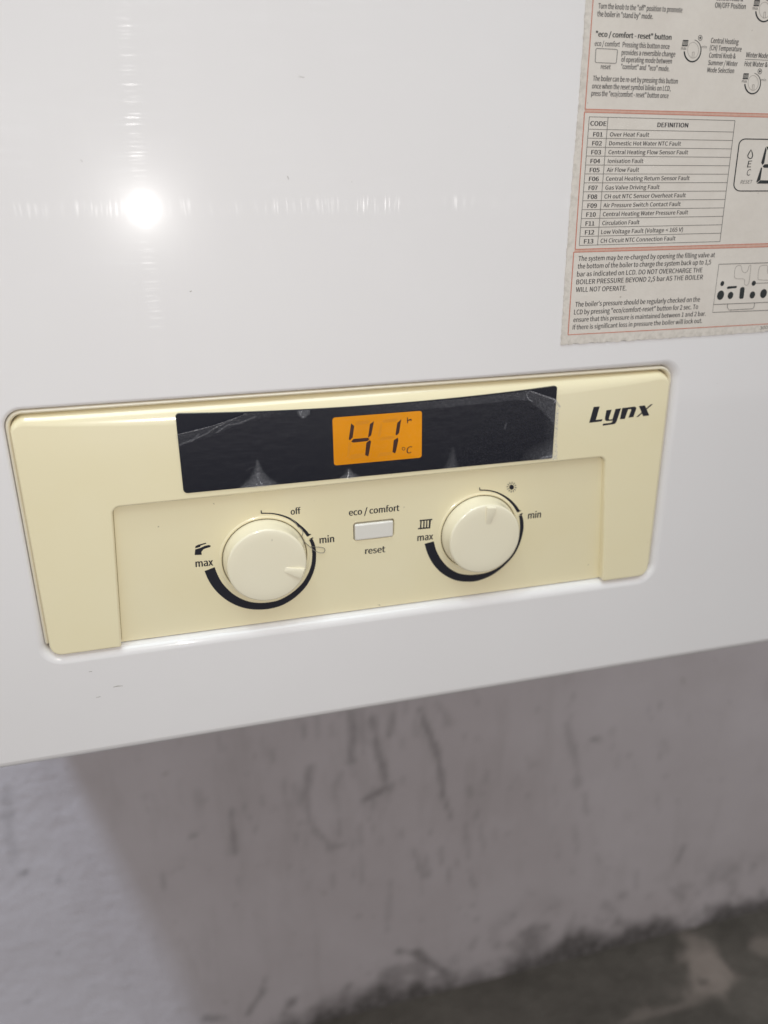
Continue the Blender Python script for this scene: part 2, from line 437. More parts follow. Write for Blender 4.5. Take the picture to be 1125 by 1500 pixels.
for i in range(150):                       # many fine drips below the casing
    cx_, sp_ = rr_.choice([(470, 45), (540, 35), (570, 40), (640, 45), (690, 30), (830, 45), (900, 60), (340, 60)])
    x_ = rr_.gauss(cx_, sp_); y_ = rr_.uniform(1000, 1290); ln = rr_.uniform(4, 34); le = rr_.uniform(-.05, .35)
    mark([(x_, y_), (x_ + le * ln * .5 + rr_.uniform(-2, 2), y_ + ln * .5), (x_ + le * ln, y_ + ln)], rr_.uniform(2, 4.5), rr_.uniform(.06, .32))
for i in range(110):                       # specks
    mark([(rr_.uniform(0, 1125), rr_.uniform(1120, 1480))], rr_.uniform(1.5, 4.5), rr_.uniform(.1, .4))
for i in range(70):                        # soot near the floor on the right
    x_ = rr_.uniform(640, 1125); mark([(x_, 1440 - (x_ - 560) * .19 - abs(rr_.gauss(0, 38)))], rr_.uniform(3, 9), rr_.uniform(.12, .4))
# grime creeping up from the floor
edge = np.interp(GX, [-.5, -.08, -.02, .06, .16, .26, .36, .5, .8, 2], [.004, .006, .024, .026, .030, .024, .028, .021, .016, .016])
edge = edge + (vnoise(GX * 22, GZ * 12, 11) - .5) * .060 + (vnoise(GX * 60, GZ * 40, 12) - .5) * .03
dirt = np.maximum(dirt, .93 * (1 - sstep(-.026, .012, GZ - edge)))
sm = sstep(.10, .0, GZ - .02) * sstep(.5, .75, vnoise(GX * 45, GZ * 45, 21)) * .55 * sstep(.1, .35, GX)
dirt = np.maximum(dirt, sm)
a = wm.attributes.new('dirt', 'FLOAT', 'POINT'); a.data.foreach_set('value', dirt.ravel().astype(np.float32))
wall = link('wall', wm, 'wall'); wall['kind'] = 'structure'
# floor
fx = np.concatenate([np.linspace(-2.5, -.4, 10)[:-1], np.arange(-.4, 1.0, .006), np.linspace(1.0, 2.5, 8)])
fy = np.concatenate([np.linspace(-2.5, -.1, 10)[:-1], np.arange(-.1, YW + .01, .006)]); fy[-1] = YW
fm = grid('floor', list(fx), list(fy), lambda x, y: (x, y, 0.0))
FX, FY = np.meshgrid(fx, fy); fd = np.zeros_like(FX)
def fpt(px, py):
    d = ray(px, py); q = CAM + d * (-CAM.z / d.z); return q
for px, py, rx, ry, k in [(1040, 1420, .035, .035, .75), (1050, 1445, .045, .014, .7), (985, 1476, .10, .006, .35), (1122, 1385, .02, .02, .4), (1030, 1400, .02, .03, .5)]:
    c = fpt(px, py); n1 = vnoise(FX * 55, FY * 55, 31)
    r_ = np.hypot((FX - c.x) / rx, (FY - c.y) / ry) + (n1 - .5) * 1.5
    fd = np.maximum(fd, k * (1 - sstep(.45, 1.0, r_)))
fd = np.maximum(fd, .16 * sstep(.62, .8, vnoise(FX * 30, FY * 30, 35)))
a = fm.attributes.new('dirt', 'FLOAT', 'POINT'); a.data.foreach_set('value', fd.ravel().astype(np.float32))
floor = link('floor', fm, 'floor'); floor['kind'] = 'structure'

# ------------------------------------------------------------------ the boiler
MM = .001
XL, XR = -0.165, 0.285                       # sides of the casing
ZB = P(560, 1031.5, 0).z - .0021                      # lower edge
ZT = ZC + .43
boiler = bpy.data.objects.new('boiler', None); col.objects.link(boiler)
boiler.location = ((XL + XR) / 2, YW, ZB); boiler.empty_display_size = .1
tag(boiler, 'white wall-hung gas boiler with cream control panel and peeling instruction label', 'boiler')

# opening for the control panel
o_tl, o_tr = xz(7, 603), xz(988, 534)
OX0, OX1, OZ1 = -.0552, .1968, ZC - .0658
OZ0 = P(480, 902.5, 0).z - .0016
open_ = rrect([(OX0, OZ0), (OX1, OZ0), (OX1, OZ1), (OX0, OZ1)], .0062, 9)
open_ = densify(open_, 3)
def sheet_outer(n):
    """points on the casing outline matched to the opening's points"""
    cx, cz = (OX0 + OX1) / 2, (OZ0 + OZ1) / 2; out = []
    for p in n:
        dx, dz = p.x - cx, p.y - cz
        out.append((dx, dz))
    return out
# flat front: outer rectangle and lip loop, filled with triangles
lip_r = .0036
loops = []
for k in range(8):
    t = k / 7 * math.pi / 2
    lips = [lip_r * (.36 + .64 * max(sstep(0, .012, p.x - (OX1 - .012)), sstep(0, .012, (OZ0 + .012) - p.y))) for p in open_]
    lo_ = offset(open_, [-l * (1 - math.sin(t)) for l in lips])
    loops.append([Vector((p.x, l * (1 - math.cos(t)), p.y)) for p, l in zip(lo_, lips)])
loops.append(at(open_, .012))
V, Fc = loft(loops, cap_front=False)
bm = bmesh.new()
vs_ = [bm.verts.new(v) for v in V]
for f in Fc: bm.faces.new([vs_[i] for i in f])
n0 = len(open_)
er = .0036
outer = rrect([(XL + er, ZB + er), (XR - er, ZB + er), (XR - er, ZT - er), (XL + er, ZT - er)], .004, 5)
outer = densify(outer, 2)
eloops = []
for k in range(6):
    t = k / 5 * math.pi / 2
    eloops.append([bm.verts.new(v) for v in at(offset(outer, -er * math.sin(t)), er * (1 - math.cos(t)))])
eloops.append([bm.verts.new(v) for v in at(offset(outer, -er), YW - .001)])
m_ = len(outer)
for a_, b_ in zip(eloops[:-1], eloops[1:]):
    for i in range(m_): bm.faces.new((a_[i], a_[(i + 1) % m_], b_[(i + 1) % m_], b_[i]))
bm.faces.new(eloops[-1])
bm.edges.ensure_lookup_table()
edges = []
for ring in (vs_[:n0], eloops[0]):
    for i in range(len(ring)):
        e = bm.edges.get((ring[i], ring[(i + 1) % len(ring)])); edges.append(e)
bmesh.ops.triangle_fill(bm, use_beauty=True, edges=edges, normal=(0, -1, 0))
bmesh.ops.recalc_face_normals(bm, faces=bm.faces[:])
cm = bpy.data.meshes.new('casing'); bm.to_mesh(cm); bm.free(); shade(cm, 35, Vector((0, -1, 0)))
casing = link('casing', cm, 'white', boiler)

for pts in ([(166, 1006.5, .7), (172, 1005, 1.0), (180, 1004.6, .5)], [(141, 1021.5, .5), (147, 1020.5, .8)], [(130, 984, .5), (135, 983.6, .7)], [(437, 112, .5), (446, 113.5, .8)], [(421, 258, .9), (423, 263, .6)], [(118, 234, .5), (121, 237, .6)], [(278, 427, 1.2), (281, 426.4, .8)]):
    decal('scratch', stroke(pts), PX0, .00004, 'label_faint', casing)

# floor of the opening behind the panel
bk = bm_mesh('opening_back', *loft([at(offset(open_, .0001), .0118), at(offset(open_, .0005), .0118)]))
link('opening_back', bk, 'gap', boiler)

# fascia: an n-shaped surround around the recessed knob plate
YF = -.0006                                   # front of the fascia
def fz(px, py): return xz(px, py, YF)
itl, itr = fz(164.5, 744), fz(886.5, 669.5)
ibl, ibr = fz(177.5, 945), fz(884, 849.5)
FX0, FX1 = -.0535, .1952
FZ1 = OZ1 - .0018; FZ0 = OZ0 + .0005
corner = rrect([(FX0, FZ0), (ibl.x, FZ0), (itl.x, itl.y), (itr.x, itr.y), (ibr.x, FZ0), (FX1, FZ0), (FX1, FZ1), (FX0, FZ1)],
               [.0042, .0008, .0028, .0028, .0008, .0042, .0052, .0052], 7)
# refine the long top edge so that it can sag
def refine(loop, step):
    out = []
    for i in range(len(loop)):
        a, b = loop[i], loop[(i + 1) % len(loop)]; n = max(1, int((b - a).length / step))
        for k in range(n): out.append(a.lerp(b, k / n))
    return out
fl = refine(corner, .006)
xm, hw = (FX0 + FX1) / 2, (FX1 - FX0) / 2
def inset(p, t):
    """how far the front edge lies inside the outline; t 0..1 from back to front"""
    if p.y > FZ1 - .0058:
        u = (p.x - xm) / hw
        w = .0030 + .0056 * max(0, 1 - u * u) ** .9
        k = min(1, max(0, (p.y - (FZ1 - .0055)) / .0045))
        return (w * k + .0008 * (1 - k)) * t
    return .0008 * t
fl_loops = [at(fl, .010), at(fl, .0046)]
for k in range(1, 8):
    t = k / 7 * math.pi / 2
    lo = offset(fl, [inset(p, 1 - math.cos(t)) for p in fl])
    yy = []
    for p, q in zip(fl, lo):
        top = min(1, max(0, (p.y - (FZ1 - .0055)) / .0045)) if p.y > FZ1 - .0055 else 0
        ys0 = .0004 + top * .0042
        yy.append(ys0 + (YF - ys0) * math.sin(t))
    fl_loops.append([Vector((q.x, y, q.y)) for q, y in zip(lo, yy)])
# the second loop follows the start of the rounding
fl_loops[1] = [Vector((p.x, .0004 + (min(1, max(0, (p.y - (FZ1 - .0055)) / .0045)) if p.y > FZ1 - .0055 else 0) * .0042, p.y)) for p in fl]
V, Fc = loft(fl_loops)
fm_ = bm_mesh('fascia', V, Fc); shade(fm_, 50, Vector((0, -1, 0)))
fascia = link('fascia', fm_, 'cream', boiler)

# pale rim of the frame that shows round the fascia
ro = offset(open_, .0002); V = []
rim_prof = [(0.0, .0100), (0.0, .0013), (.0003, .0007), (.0008, .0005), (.0013, .0009), (.0016, .0022), (.0016, .0100)]
rk = [float(sstep(.0008, .006, p.y - OZ0)) for p in ro]
rl = [[Vector((q.x, min(.0105, y + .0075 * (1 - k)), q.y)) for q, k in zip(offset(ro, [d * (.1 + .9 * k) for k in rk]), rk)] for d, y in rim_prof]
V, Fc = loft(rl, cap_front=False)
rm = bm_mesh('bezel_rim', V, Fc); shade(rm, 60)
link('bezel_rim', rm, 'rim', fascia)

# knob plate: recessed, leaning back towards its lower edge
z_top, z_bot = itl.y, FZ0
def plate_y(z): return .0016 + (z_top - z) / (z_top - z_bot) * .0022
pn = Vector((0, -1, 0)); slope = .0022 / (z_top - z_bot)
pn = Vector((0, -1, -slope)).normalized()
plate = on_plane(Vector((0, plate_y(z_top), z_top)), pn)
PLATE = Proj(plate, pn)
FRONT = Proj(PX(YF), Vector((0, -1, 0)))
LABEL = Proj(PX(-.0003), Vector((0, -1, 0)))
po = [(ibl.x - .004, OZ0 + .0005), (ibr.x + .004, OZ0 + .0005), (itr.x + .004, z_top + .004), (itl.x - .004, z_top + .004)]
# button hole in the plate
bt_px = [(517.6, 766.2), (577.6, 760.1), (577.4, 786.4), (518.4, 792.6)]
bt = [Vector((PLATE(q).x, PLATE(q).z)) for q in bt_px]
bx0 = (bt[0].x + bt[3].x) / 2; bx1 = (bt[1].x + bt[2].x) / 2; bz1 = (bt[0].y + bt[1].y) / 2; bz0 = (bt[2].y + bt[3].y) / 2
hole = refine(rrect([(bx0, bz0), (bx1, bz0), (bx1, bz1), (bx0, bz1)], .0011, 6), .004)
def pl3(p, d=0): return Vector((p.x, plate_y(p.y) + d, p.y))
bm = bmesh.new()
outl = [bm.verts.new(pl3(p)) for p in refine([Vector(p) for p in po], .02)]
h_l = []
for d, y in ((-.0003, 0), (-.0001, .00008), (0, .0003), (0, .004)):
    h_l.append([bm.verts.new(pl3(p, y)) for p in offset(hole, d)])
outb = [bm.verts.new((v.co.x, v.co.y + .004, v.co.z)) for v in outl]
for ra, rb in list(zip(h_l[:-1], h_l[1:])) + [(outl, outb)]:
    for i in range(len(ra)): bm.faces.new((ra[i], ra[(i + 1) % len(ra)], rb[(i + 1) % len(ra)], rb[i]))
edges = []
for ring in (outl, h_l[0]):
    for i in range(len(ring)):
        e = bm.edges.get((ring[i], ring[(i + 1) % len(ring)]))
        edges.append(e)
bmesh.ops.triangle_fill(bm, use_beauty=True, edges=edges, normal=(0, -1, 0))
bmesh.ops.recalc_face_normals(bm, faces=bm.faces[:])
pm = bpy.data.meshes.new('knob_plate'); bm.to_mesh(pm); bm.free(); shade(pm, 35, pn)
knob_plate = link('knob_plate', pm, 'cream', boiler)
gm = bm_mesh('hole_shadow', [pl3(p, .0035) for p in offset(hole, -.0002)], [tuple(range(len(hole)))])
link('button_well', gm, 'gap', knob_plate)
# thin darker strip along the seam of the recess
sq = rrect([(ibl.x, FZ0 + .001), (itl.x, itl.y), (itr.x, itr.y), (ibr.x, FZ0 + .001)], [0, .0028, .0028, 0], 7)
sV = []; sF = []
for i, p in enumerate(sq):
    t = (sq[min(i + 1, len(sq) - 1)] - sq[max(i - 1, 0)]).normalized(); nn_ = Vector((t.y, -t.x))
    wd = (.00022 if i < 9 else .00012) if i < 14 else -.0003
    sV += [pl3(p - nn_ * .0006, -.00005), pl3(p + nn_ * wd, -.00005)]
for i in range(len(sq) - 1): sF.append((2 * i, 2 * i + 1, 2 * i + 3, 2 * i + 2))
link('recess_strip', bm_mesh('recess_strip', sV, sF), 'recess_line', knob_plate)
# button
bh = offset(hole, .00042)
bh = [p + Vector((0, -.0002)) for p in bh]
bl = [[pl3(p, .003) for p in bh], [pl3(p, .0002) for p in bh]]
for k in range(1, 5):
    t = k / 4 * math.pi / 2; bl.append([pl3(p, .0002 - .0007 * math.sin(t)) for p in offset(bh, .0007 * (1 - math.cos(t)))])
V, Fc = loft(bl); bmesh_ = bm_mesh('reset_button', V, Fc); shade(bmesh_, 60, pn)
link('reset_button', bmesh_, 'button', boiler)

# knobs
def lathe(prof, n=72):
    V = []; Fc = []
    for r, y in prof:
        for i in range(n):
            a = 2 * math.pi * i / n; V.append(Vector((r * math.cos(a), y, r * math.sin(a))))
    for k in range(len(prof) - 1):
        for i in range(n):
            j = (i + 1) % n; Fc.append((k * n + i, k * n + j, (k + 1) * n + j, (k + 1) * n + i))
    return V, Fc, n
kp = [(.0161, .0008), (.0161, -.0004), (.01585, -.0018), (.0155, -.0036), (.0151, -.0062)]
rr = .0009
for k in range(1, 7):
    t = k / 6 * math.pi / 2 * .93; kp.append((.0151 - rr * (1 - math.cos(t)), -.0063 - rr * math.sin(t)))
for r in (.0115, .009, .006, .003, .0004): kp.append((r, -.0073 - .00012 * (1 - (r / .014) ** 2)))
V, Fc, n = lathe(kp); Fc.append(tuple(range((len(kp) - 1) * n, len(kp) * n)))
km = bm_mesh('knob', V, Fc); shade(km, 50)
# pointer: a flat-topped tongue running out to the edge of the domed face
w0, w1 = .0013, .0022; y0, y1 = -.0079, -.0086
pts = []
for x, w, y in ((.0060, w0 * .85, -.0072), (.0085, w0 * .95, -.00778), (.0125, w1 * .85, -.00815), (.01395, w1 * .90, -.00808), (.01455, w1 * .90, -.0072)):
    pts.append([Vector((x, -.0062, -w * 1.06)), Vector((x, y + .0001, -w)), Vector((x, y, -w * .82)), Vector((x, y, w * .82)), Vector((x, y + .0001, w)), Vector((x, -.0062, w * 1.06))])
V, Fc = loft(pts, cap_front=True, cap_back=True)
ptm = bm_mesh('pointer', V, Fc); shade(ptm, 22)
cp = [(.01635, .0006), (.0164, .0002), (.01645, -.00005), (.0166, -.00020), (.0168, -.00028), (.0171, -.00025), (.0174, -.00012), (.0177, .00004), (.0180, .0003)]
V, Fc, n = lathe(cp); colm = bm_mesh('knob_collar', V, Fc); shade(colm, 60)
V, Fc, n = lathe([(.0156, -.00004), (.0164, -.00004)]); wellm = bm_mesh('knob_gap_shade', V, Fc); wellm.materials.append(M['seam'])  # flat ring coloured dark to paint the shade round the knob base
tilt = math.atan(slope)
def put_knob(px, py, ang, proto=None):
    q = P(px, py, -.0050); z = q.z
    # the axis stands on the plate: go from the seen face back along the plate's normal
    base = q + (-pn) * ((plate_y(z) + .0050))
    base.y = plate_y(base.z)
    if proto is None: k = bpy.data.objects.new('knob', km); km.materials.append(M['knob'])
    else: k = proto.copy()
    col.objects.link(k); k.parent = boiler; k.matrix_parent_inverse = Matrix.Translation(-boiler.location)
    k.location = base; k.rotation_euler = (tilt, 0, 0)
    if proto is None:
        p = bpy.data.objects.new('pointer', ptm); ptm.materials.append(M['knob'])
    else: p = proto.children[0].copy()
    col.objects.link(p); p.parent = k; p.matrix_parent_inverse = Matrix(); p.rotation_euler = (0, -ang, 0)
    g_ = bpy.data.objects.new('knob_gap_shade', wellm); col.objects.link(g_); g_.parent = knob_plate
    g_.matrix_parent_inverse = parent_world(knob_plate).inverted(); g_.location = base; g_.rotation_euler = (tilt, 0, 0)
    c = bpy.data.objects.new('knob_collar', colm)
    if not colm.materials: colm.materials.append(M['cream'])
    col.objects.link(c); c.parent = knob_plate
    c.matrix_parent_inverse = parent_world(knob_plate).inverted(); c.location = base; c.rotation_euler = (tilt, 0, 0)
    return k
k1 = put_knob(392, 830, math.radians(-20)); k1['label'] = 'hot water knob turned with its pointer to the right'
bpy.context.view_layer.update()
k2 = put_knob(711.5, 791, math.radians(83), k1); k2['label'] = 'heating knob turned with its pointer almost straight up'

# dial scales
def c1(pts): return crop(270, 725, 4.891, pts)
def c2(pts): return crop(590, 690, 4.891, pts)
IL = .00006
def scale(name, thin, thick, ticks):
    polys = stroke(smooth_line(thin)) + stroke(smooth_line(thick))
    o = decal(name, polys, PLATE, IL, 'ink', knob_plate)
    for t in ticks:
        decal('tick_mark', [t], PLATE, IL * 1.5, 'ink', knob_plate)
scale('dial_scale', c1([(552, 131, 8), (620, 132, 8), (680, 142, 10), (740, 162, 12), (790, 192, 15), (830, 226, 18), (865, 260, 21), (886, 288, 23)]),
      c1([(905, 318, 25), (920, 350, 26), (928, 390, 28), (930, 440, 28), (924, 500, 30), (905, 562, 32), (868, 630, 35), (820, 685, 38), (760, 733, 41), (690, 771, 43), (620, 790, 46), (550, 797, 48), (480, 793, 51), (410, 775, 56), (340, 740, 62), (280, 692, 68), (235, 640, 72), (203, 585, 76), (181, 531, 77)]),
      [c1([(547, 110), (555, 112), (556, 134), (548, 134)]), c1([(873, 290), (898, 277), (910, 282), (884, 298)]), c1([(893, 316), (918, 303), (926, 307), (912, 318)])])
scale('dial_scale', c2([(552, 136, 8), (620, 140, 8), (680, 156, 10), (730, 183, 14), (770, 214, 17), (805, 252, 20), (826, 286, 23)]),
      c2([(843, 318, 22), (851, 360, 26), (852, 410, 26), (843, 470, 20), (826, 530, 15), (796, 590, 13), (755, 640, 14), (700, 690, 18), (640, 728, 28), (580, 752, 38), (520, 765, 48), (470, 768, 50), (400, 760, 54), (340, 735, 58), (285, 695, 63), (240, 640, 66), (208, 578, 67), (189, 512, 68)]),
      [c2([(547, 117), (554, 119), (555, 139), (548, 139)]), c2([(814, 290), (838, 279), (849, 283), (824, 296)]), c2([(831, 314), (852, 300), (860, 304), (848, 316)])])
# tap, radiator and sun symbols
tap = decal('tap_symbol', [c1([(78, 382), (80, 366), (100, 356), (154, 342), (158, 348), (118, 362), (112, 372)]),
                           c1([(74, 430), (78, 390), (112, 380), (148, 364), (176, 358), (188, 362), (187, 372), (160, 380), (138, 388), (122, 408), (125, 428)])], PLATE, IL, 'ink', knob_plate)
rad = [c2([(122, 350), (212, 342), (210, 351), (120, 359)]), c2([(110, 408), (188, 402), (186, 411), (108, 417)])]
for x in (126, 148, 168, 188): rad.append(c2([(x, 352), (x + 9, 351), (x + 7, 410), (x - 3, 411)]))
rad += [c2([(194, 348), (202, 347), (196, 408), (187, 409)])]
decal('radiator_symbol', rad, PLATE, IL, 'ink', knob_plate)
sun = [[(749.3 + 3.5 * math.cos(a), 713.6 + 3.7 * math.sin(a)) for a in np.linspace(0, 2 * math.pi, 17)[:-1]]]
for i in range(12):
    a = 2 * math.pi * i / 12 + .1; c_, s_ = math.cos(a), math.sin(a); w = .5
    sun.append([(749.3 + c_ * 4.6 - s_ * w, 713.6 + s_ * 4.8 + c_ * w), (749.3 + c_ * 7.4 - s_ * w, 713.6 + s_ * 7.8 + c_ * w), (749.3 + c_ * 7.4 + s_ * w, 713.6 + s_ * 7.8 - c_ * w), (749.3 + c_ * 4.6 + s_ * w, 713.6 + s_ * 4.8 - c_ * w)])
decal('sun_symbol', sun, PLATE, IL, 'ink', knob_plate)
for s, p0, p1, cap in [('off', (426.2, 754), (440.3, 752.4), 9.0), ('min', (468.4, 796), (489.2, 793.8), 10.2), ('max', (287, 830.6), (312, 828.2), 10.6),
                       ('eco / comfort', (511.3, 755.4), (584.7, 748.2), 9.2), ('reset', (535, 811.6), (564, 808.6), 9.2),
                       ('max', (611.5, 792.4), (634, 790), 9.6), ('min', (773.4, 759.8), (791.8, 757.8), 9.6)]:
    lettering(s, p0, p1, cap, PLATE, IL, 'ink', knob_plate, .035)
# maker's name on the fascia
def cl(pts): return crop(840, 570, 7.5, pts)
for g in ([(222, 195), (288, 190), (245, 338), (319, 330), (309, 353), (172, 370)],
          [(362, 232), (419, 225), (388, 322), (396, 334), (428, 330), (462, 218), (522, 210), (474, 352), (462, 374), (445, 384), (318, 402), (326, 380), (412, 370), (426, 356), (430, 345), (362, 350), (346, 338), (346, 318)],
          [(536, 208), (664, 192), (686, 197), (690, 214), (658, 306), (604, 313), (636, 226), (630, 219), (600, 222), (564, 326), (510, 330)]):
    decal('brand_letter', [cl(g)], FRONT, IL, 'ink', fascia)
decal('brand_letter', [cl([(720, 186), (785, 178), (832, 288), (765, 297)])], FRONT, IL, 'ink', fascia)
decal('brand_letter_stroke', [cl([(688, 307), (713, 302), (872, 163), (848, 167)])], FRONT, IL * 1.6, 'ink', fascia)

# display window
YD = -.0009
wt = [fz(257.5, 609), fz(815, 563.5)]
def wpt(px, py): return xz(px, py, YD)
TL, TR, BR, BL = wpt(257.5, 608.5), wpt(815, 563), wpt(811, 671), wpt(268.5, 723.5)
wx0, wx1 = (TL.x + BL.x) / 2, (TR.x + BR.x) / 2
wz0 = (BL.y + BR.y) / 2; wzt = (TL.y + TR.y) / 2
sag = abs(wpt(545, 593.5).y - wzt)
def win_top(x):
    u = (x - (wx0 + wx1) / 2) / ((wx1 - wx0) / 2); return wzt - sag * (1 - u * u)
topline = [Vector((x, win_top(x))) for x in np.linspace(wx1, wx0, 26)]
wl = rrect([(wx0, wz0), (wx1, wz0)] + [tuple(p) for p in topline], [.0016, .0006, .0010] + [0] * 24 + [.0012], 6)
V, Fc = loft([at(wl, .0008), at(wl, YD + .0001), at(offset(wl, .0001), YD)])
wmsh = bm_mesh('display_window', V, Fc)
window = link('display_window', wmsh, 'window', boiler)
WIN = Proj(PX(YD), Vector((0, -1, 0)))
lq = [WIN(q) for q in ((486.7, 612.2), (617.7, 601.4), (617.9, 670.2), (489.5, 681.8))]
lx0, lx1 = (lq[0].x + lq[3].x) / 2, (lq[1].x + lq[2].x) / 2; lz1, lz0 = (lq[0].z + lq[1].z) / 2, (lq[2].z + lq[3].z) / 2
ll = rrect([(lx0, lz0), (lx1, lz0), (lx1, lz1), (lx0, lz1)], .0010, 6)
V, Fc = loft([at(ll, YD + .0002), at(ll, YD - .00005)])
link('lcd_screen', bm_mesh('lcd_screen', V, Fc), 'lcd', window)
def cd_(pts): return crop(460, 590, 5.625, pts)
segs = [[(305, 168), (331, 190), (318, 285), (296, 308), (285, 301)], [(305, 318), (325, 297), (440, 287), (458, 297), (440, 315), (322, 328)],
        [(493, 151), (488, 180), (471, 266), (447, 288), (445, 280), (460, 175)], [(456, 307), (470, 316), (452, 420), (446, 441), (420, 430), (430, 330)],
        [(719, 134), (713, 162), (701, 246), (681, 268), (670, 261), (685, 165)], [(690, 286), (694, 310), (673, 405), (666, 416), (645, 405), (656, 308)]]
for s in segs: decal('digit_segment', [cd_(s)], WIN, .00013, 'segment', window)
for s in ([(338, 168), (360, 150), (455, 142), (462, 158), (445, 175), (350, 186)], [(290, 445), (310, 425), (405, 415), (420, 440), (405, 452), (285, 466)], [(283, 330), (300, 322), (312, 340), (292, 430), (270, 455)],
          [(560, 150), (580, 138), (675, 128), (688, 140), (668, 155), (570, 166)], [(548, 165), (562, 180), (550, 265), (530, 285), (528, 270)], [(535, 300), (560, 280), (655, 272), (668, 282), (650, 296), (555, 308)], [(525, 428), (545, 412), (635, 402), (650, 418), (632, 430), (520, 446)]):
    decal('unlit_segment', [cd_(s)], WIN, .00009, 'ghost', window)
decal('tap_icon', [cd_([(765, 120), (772, 119), (774, 167), (765, 168)]), cd_([(774, 141), (784, 134), (803, 131), (803, 150), (796, 151), (795, 142), (775, 151)])], WIN, .00013, 'segment', window)
ring = [(737 + 12 * math.cos(a), 378 + 12 * math.sin(a), 5) for a in np.linspace(0, 2 * math.pi, 15)[:-1]]
decal('degree_sign', stroke(cd_(ring), True), WIN, .00013, 'segment', window)
lettering('C', cd_([(758, 418)])[0], cd_([(800, 413)])[0], 9.8, WIN, .00013, 'segment', window, .02, .2, 'unit_letter')

# torn protective film over the window
nu, nv = 420, 110
U = np.linspace(0, 1, nu); Vv = np.linspace(0, 1, nv) ** 1.7
fv = []; hz = []
xa, xb = wx0 - .0006, wx1 + .0010
cr = [(xz(261, 634, YD).x, xz(261, 634, YD).y), (xz(313, 621, YD).x, xz(313, 621, YD).y), (xz(357, 605, YD).x, xz(357, 606, YD).y)]
cr2 = [(xz(776, 571, YD).x, xz(776, 571, YD).y), (xz(811, 583, YD).x, xz(811, 583, YD).y), (xz(818, 593, YD).x, xz(818, 593, YD).y)]
def film_top(x):
    t = win_top(x) - .0002
    if x < cr[2][0]: t = min(t, float(np.interp(x, [c[0] for c in cr], [c[1] for c in cr])))
    if x > cr2[0][0]: t = min(t, float(np.interp(x, [c[0] for c in cr2], [c[1] for c in cr2])))
    return t
def bub(px0, py0, pxl, pxr, pyb):
    return (wpt(px0, py0), wpt(pxl, pyb).x, wpt(pxr, pyb - 5).x)
bubbles = [bub(377, 674, 356, 404, 714), bub(511, 686, 503, 523, 700), bub(663, 656, 655, 666, 686), bub(440, 611, 425, 455, 600)]
creases = [([(261, 634), (290, 627.5), (313, 621), (336, 613), (357, 605)], .00022, .95), ([(262, 652), (282, 644), (300, 636), (318, 624), (345, 612)], .00018, .35), ([(300, 613), (318, 613), (332, 609.5)], .00015, .5),
           ([(318, 633), (333, 622), (350, 620), (372, 611)], .00022, .28), ([(776, 570), (795, 577), (811, 583)], .00040, .65), ([(810, 582), (813, 589), (818, 593)], .0004, .6), ([(775, 571), (771, 577), (773, 584), (779, 588)], .00012, .7),
           ([(745, 573), (770, 571.5)], .0002, .35), ([(739, 629), (741, 620)], .0002, .25), ([(815, 600), (813, 640), (812, 664), (806, 670)], .0003, .35), ([(790, 671), (800, 667.5), (811, 665)], .0003, .35),
           ([(281, 646), (291, 636)], .0002, .25), ([(360, 690), (366, 686), (372, 684)], .0001, .15), ([(440, 604), (444, 608.5), (450, 603)], .0007, .45)]
creases = [([wpt(*q) for q in p], w, k) for p, w, k in creases]
def crease(x, z):
    best = 0
    for p, w, k in creases:
        for a, b in zip(p[:-1], p[1:]):
            if x < min(a.x, b.x) - .001 or x > max(a.x, b.x) + .001: continue
            vx, vz = b.x - a.x, b.y - a.y; t = min(1, max(0, ((x - a.x) * vx + (z - a.y) * vz) / (vx * vx + vz * vz)))
            d = math.hypot(x - a.x - t * vx, z - a.y - t * vz)
            if d < w * 2: best = max(best, k * min(1, 2 - d / w))
    return best
BK = {False: .5, True: .2}
for v in Vv:
    for u in U:
        x = xa + (xb - xa) * u; zt = film_top(x); zb = wz0 + .0001
        z = zt + (zb - zt) * v
        h = .00022; k = .008
        # creased strip under the left tear
        if x < cr[2][0] + .02:
            d = (zt - z); w = .0055 * (1 - .5 * min(1, (x - xa) / .035)); e = max(0, 1 - d / w)
            h += .0012 * e ** 2 * max(0, min(1, (cr[2][0] + .02 - x) / .03)); k += .22 * e ** .8 * max(0, min(1, (cr[2][0] + .02 - x) / .02))
        # loose upper edge in the middle and at the right
        d = zt - z; g = max(0, min(1, (x - .055) / .05))
        uu = (x - (wx1 - .020)) / .020
        rim = .0030 + .0075 * max(0, uu) ** 2.0
        e = max(0, 1 - d / rim); h += .0007 * e ** 2 * g; k += .16 * (1 if d < rim else 0) * g + .12 * e * g
        if x > cr2[0][0] and d < .0007: k += .55; h += .0006
        er_ = max(0, 1 - (wx1 - x) / .0045) * max(0, min(1, d / .01)); h += .0005 * er_; k += .10 * er_
        # lifted lower right corner
        q = math.hypot((x - wx1) / .014, (z - wz0) / .0075); c_ = max(0, 1 - q); h += .0017 * c_; k += .25 * c_
        for pk, bl_, br_ in bubbles[:3]:
            t = (z - wz0) / (pk.y - wz0)
            if 0 <= t <= 1.05:
                cx = pk.x; wl_ = (cx - bl_) * (1 - t) ** 2.4 + .0016 * math.sqrt(max(0, 1.05 - t)); wr_ = (br_ - cx) * (1 - t) ** 2.4 + .0016 * math.sqrt(max(0, 1.05 - t))
                r_ = (cx - x) / wl_ if x < cx else (x - cx) / wr_
                if r_ < 1: h += .0011 * (1 - t) * (1 - r_ * r_) + .0002 * (1 - r_ * r_); k += BK[pk.x > .07] * (1 - .75 * r_) * (1 - .5 * t)
        cz_ = crease(x, z); k += cz_; h += .0003 * cz_
        fv.append((x, YD - .00005 - h, z)); hz.append(min(1, k))
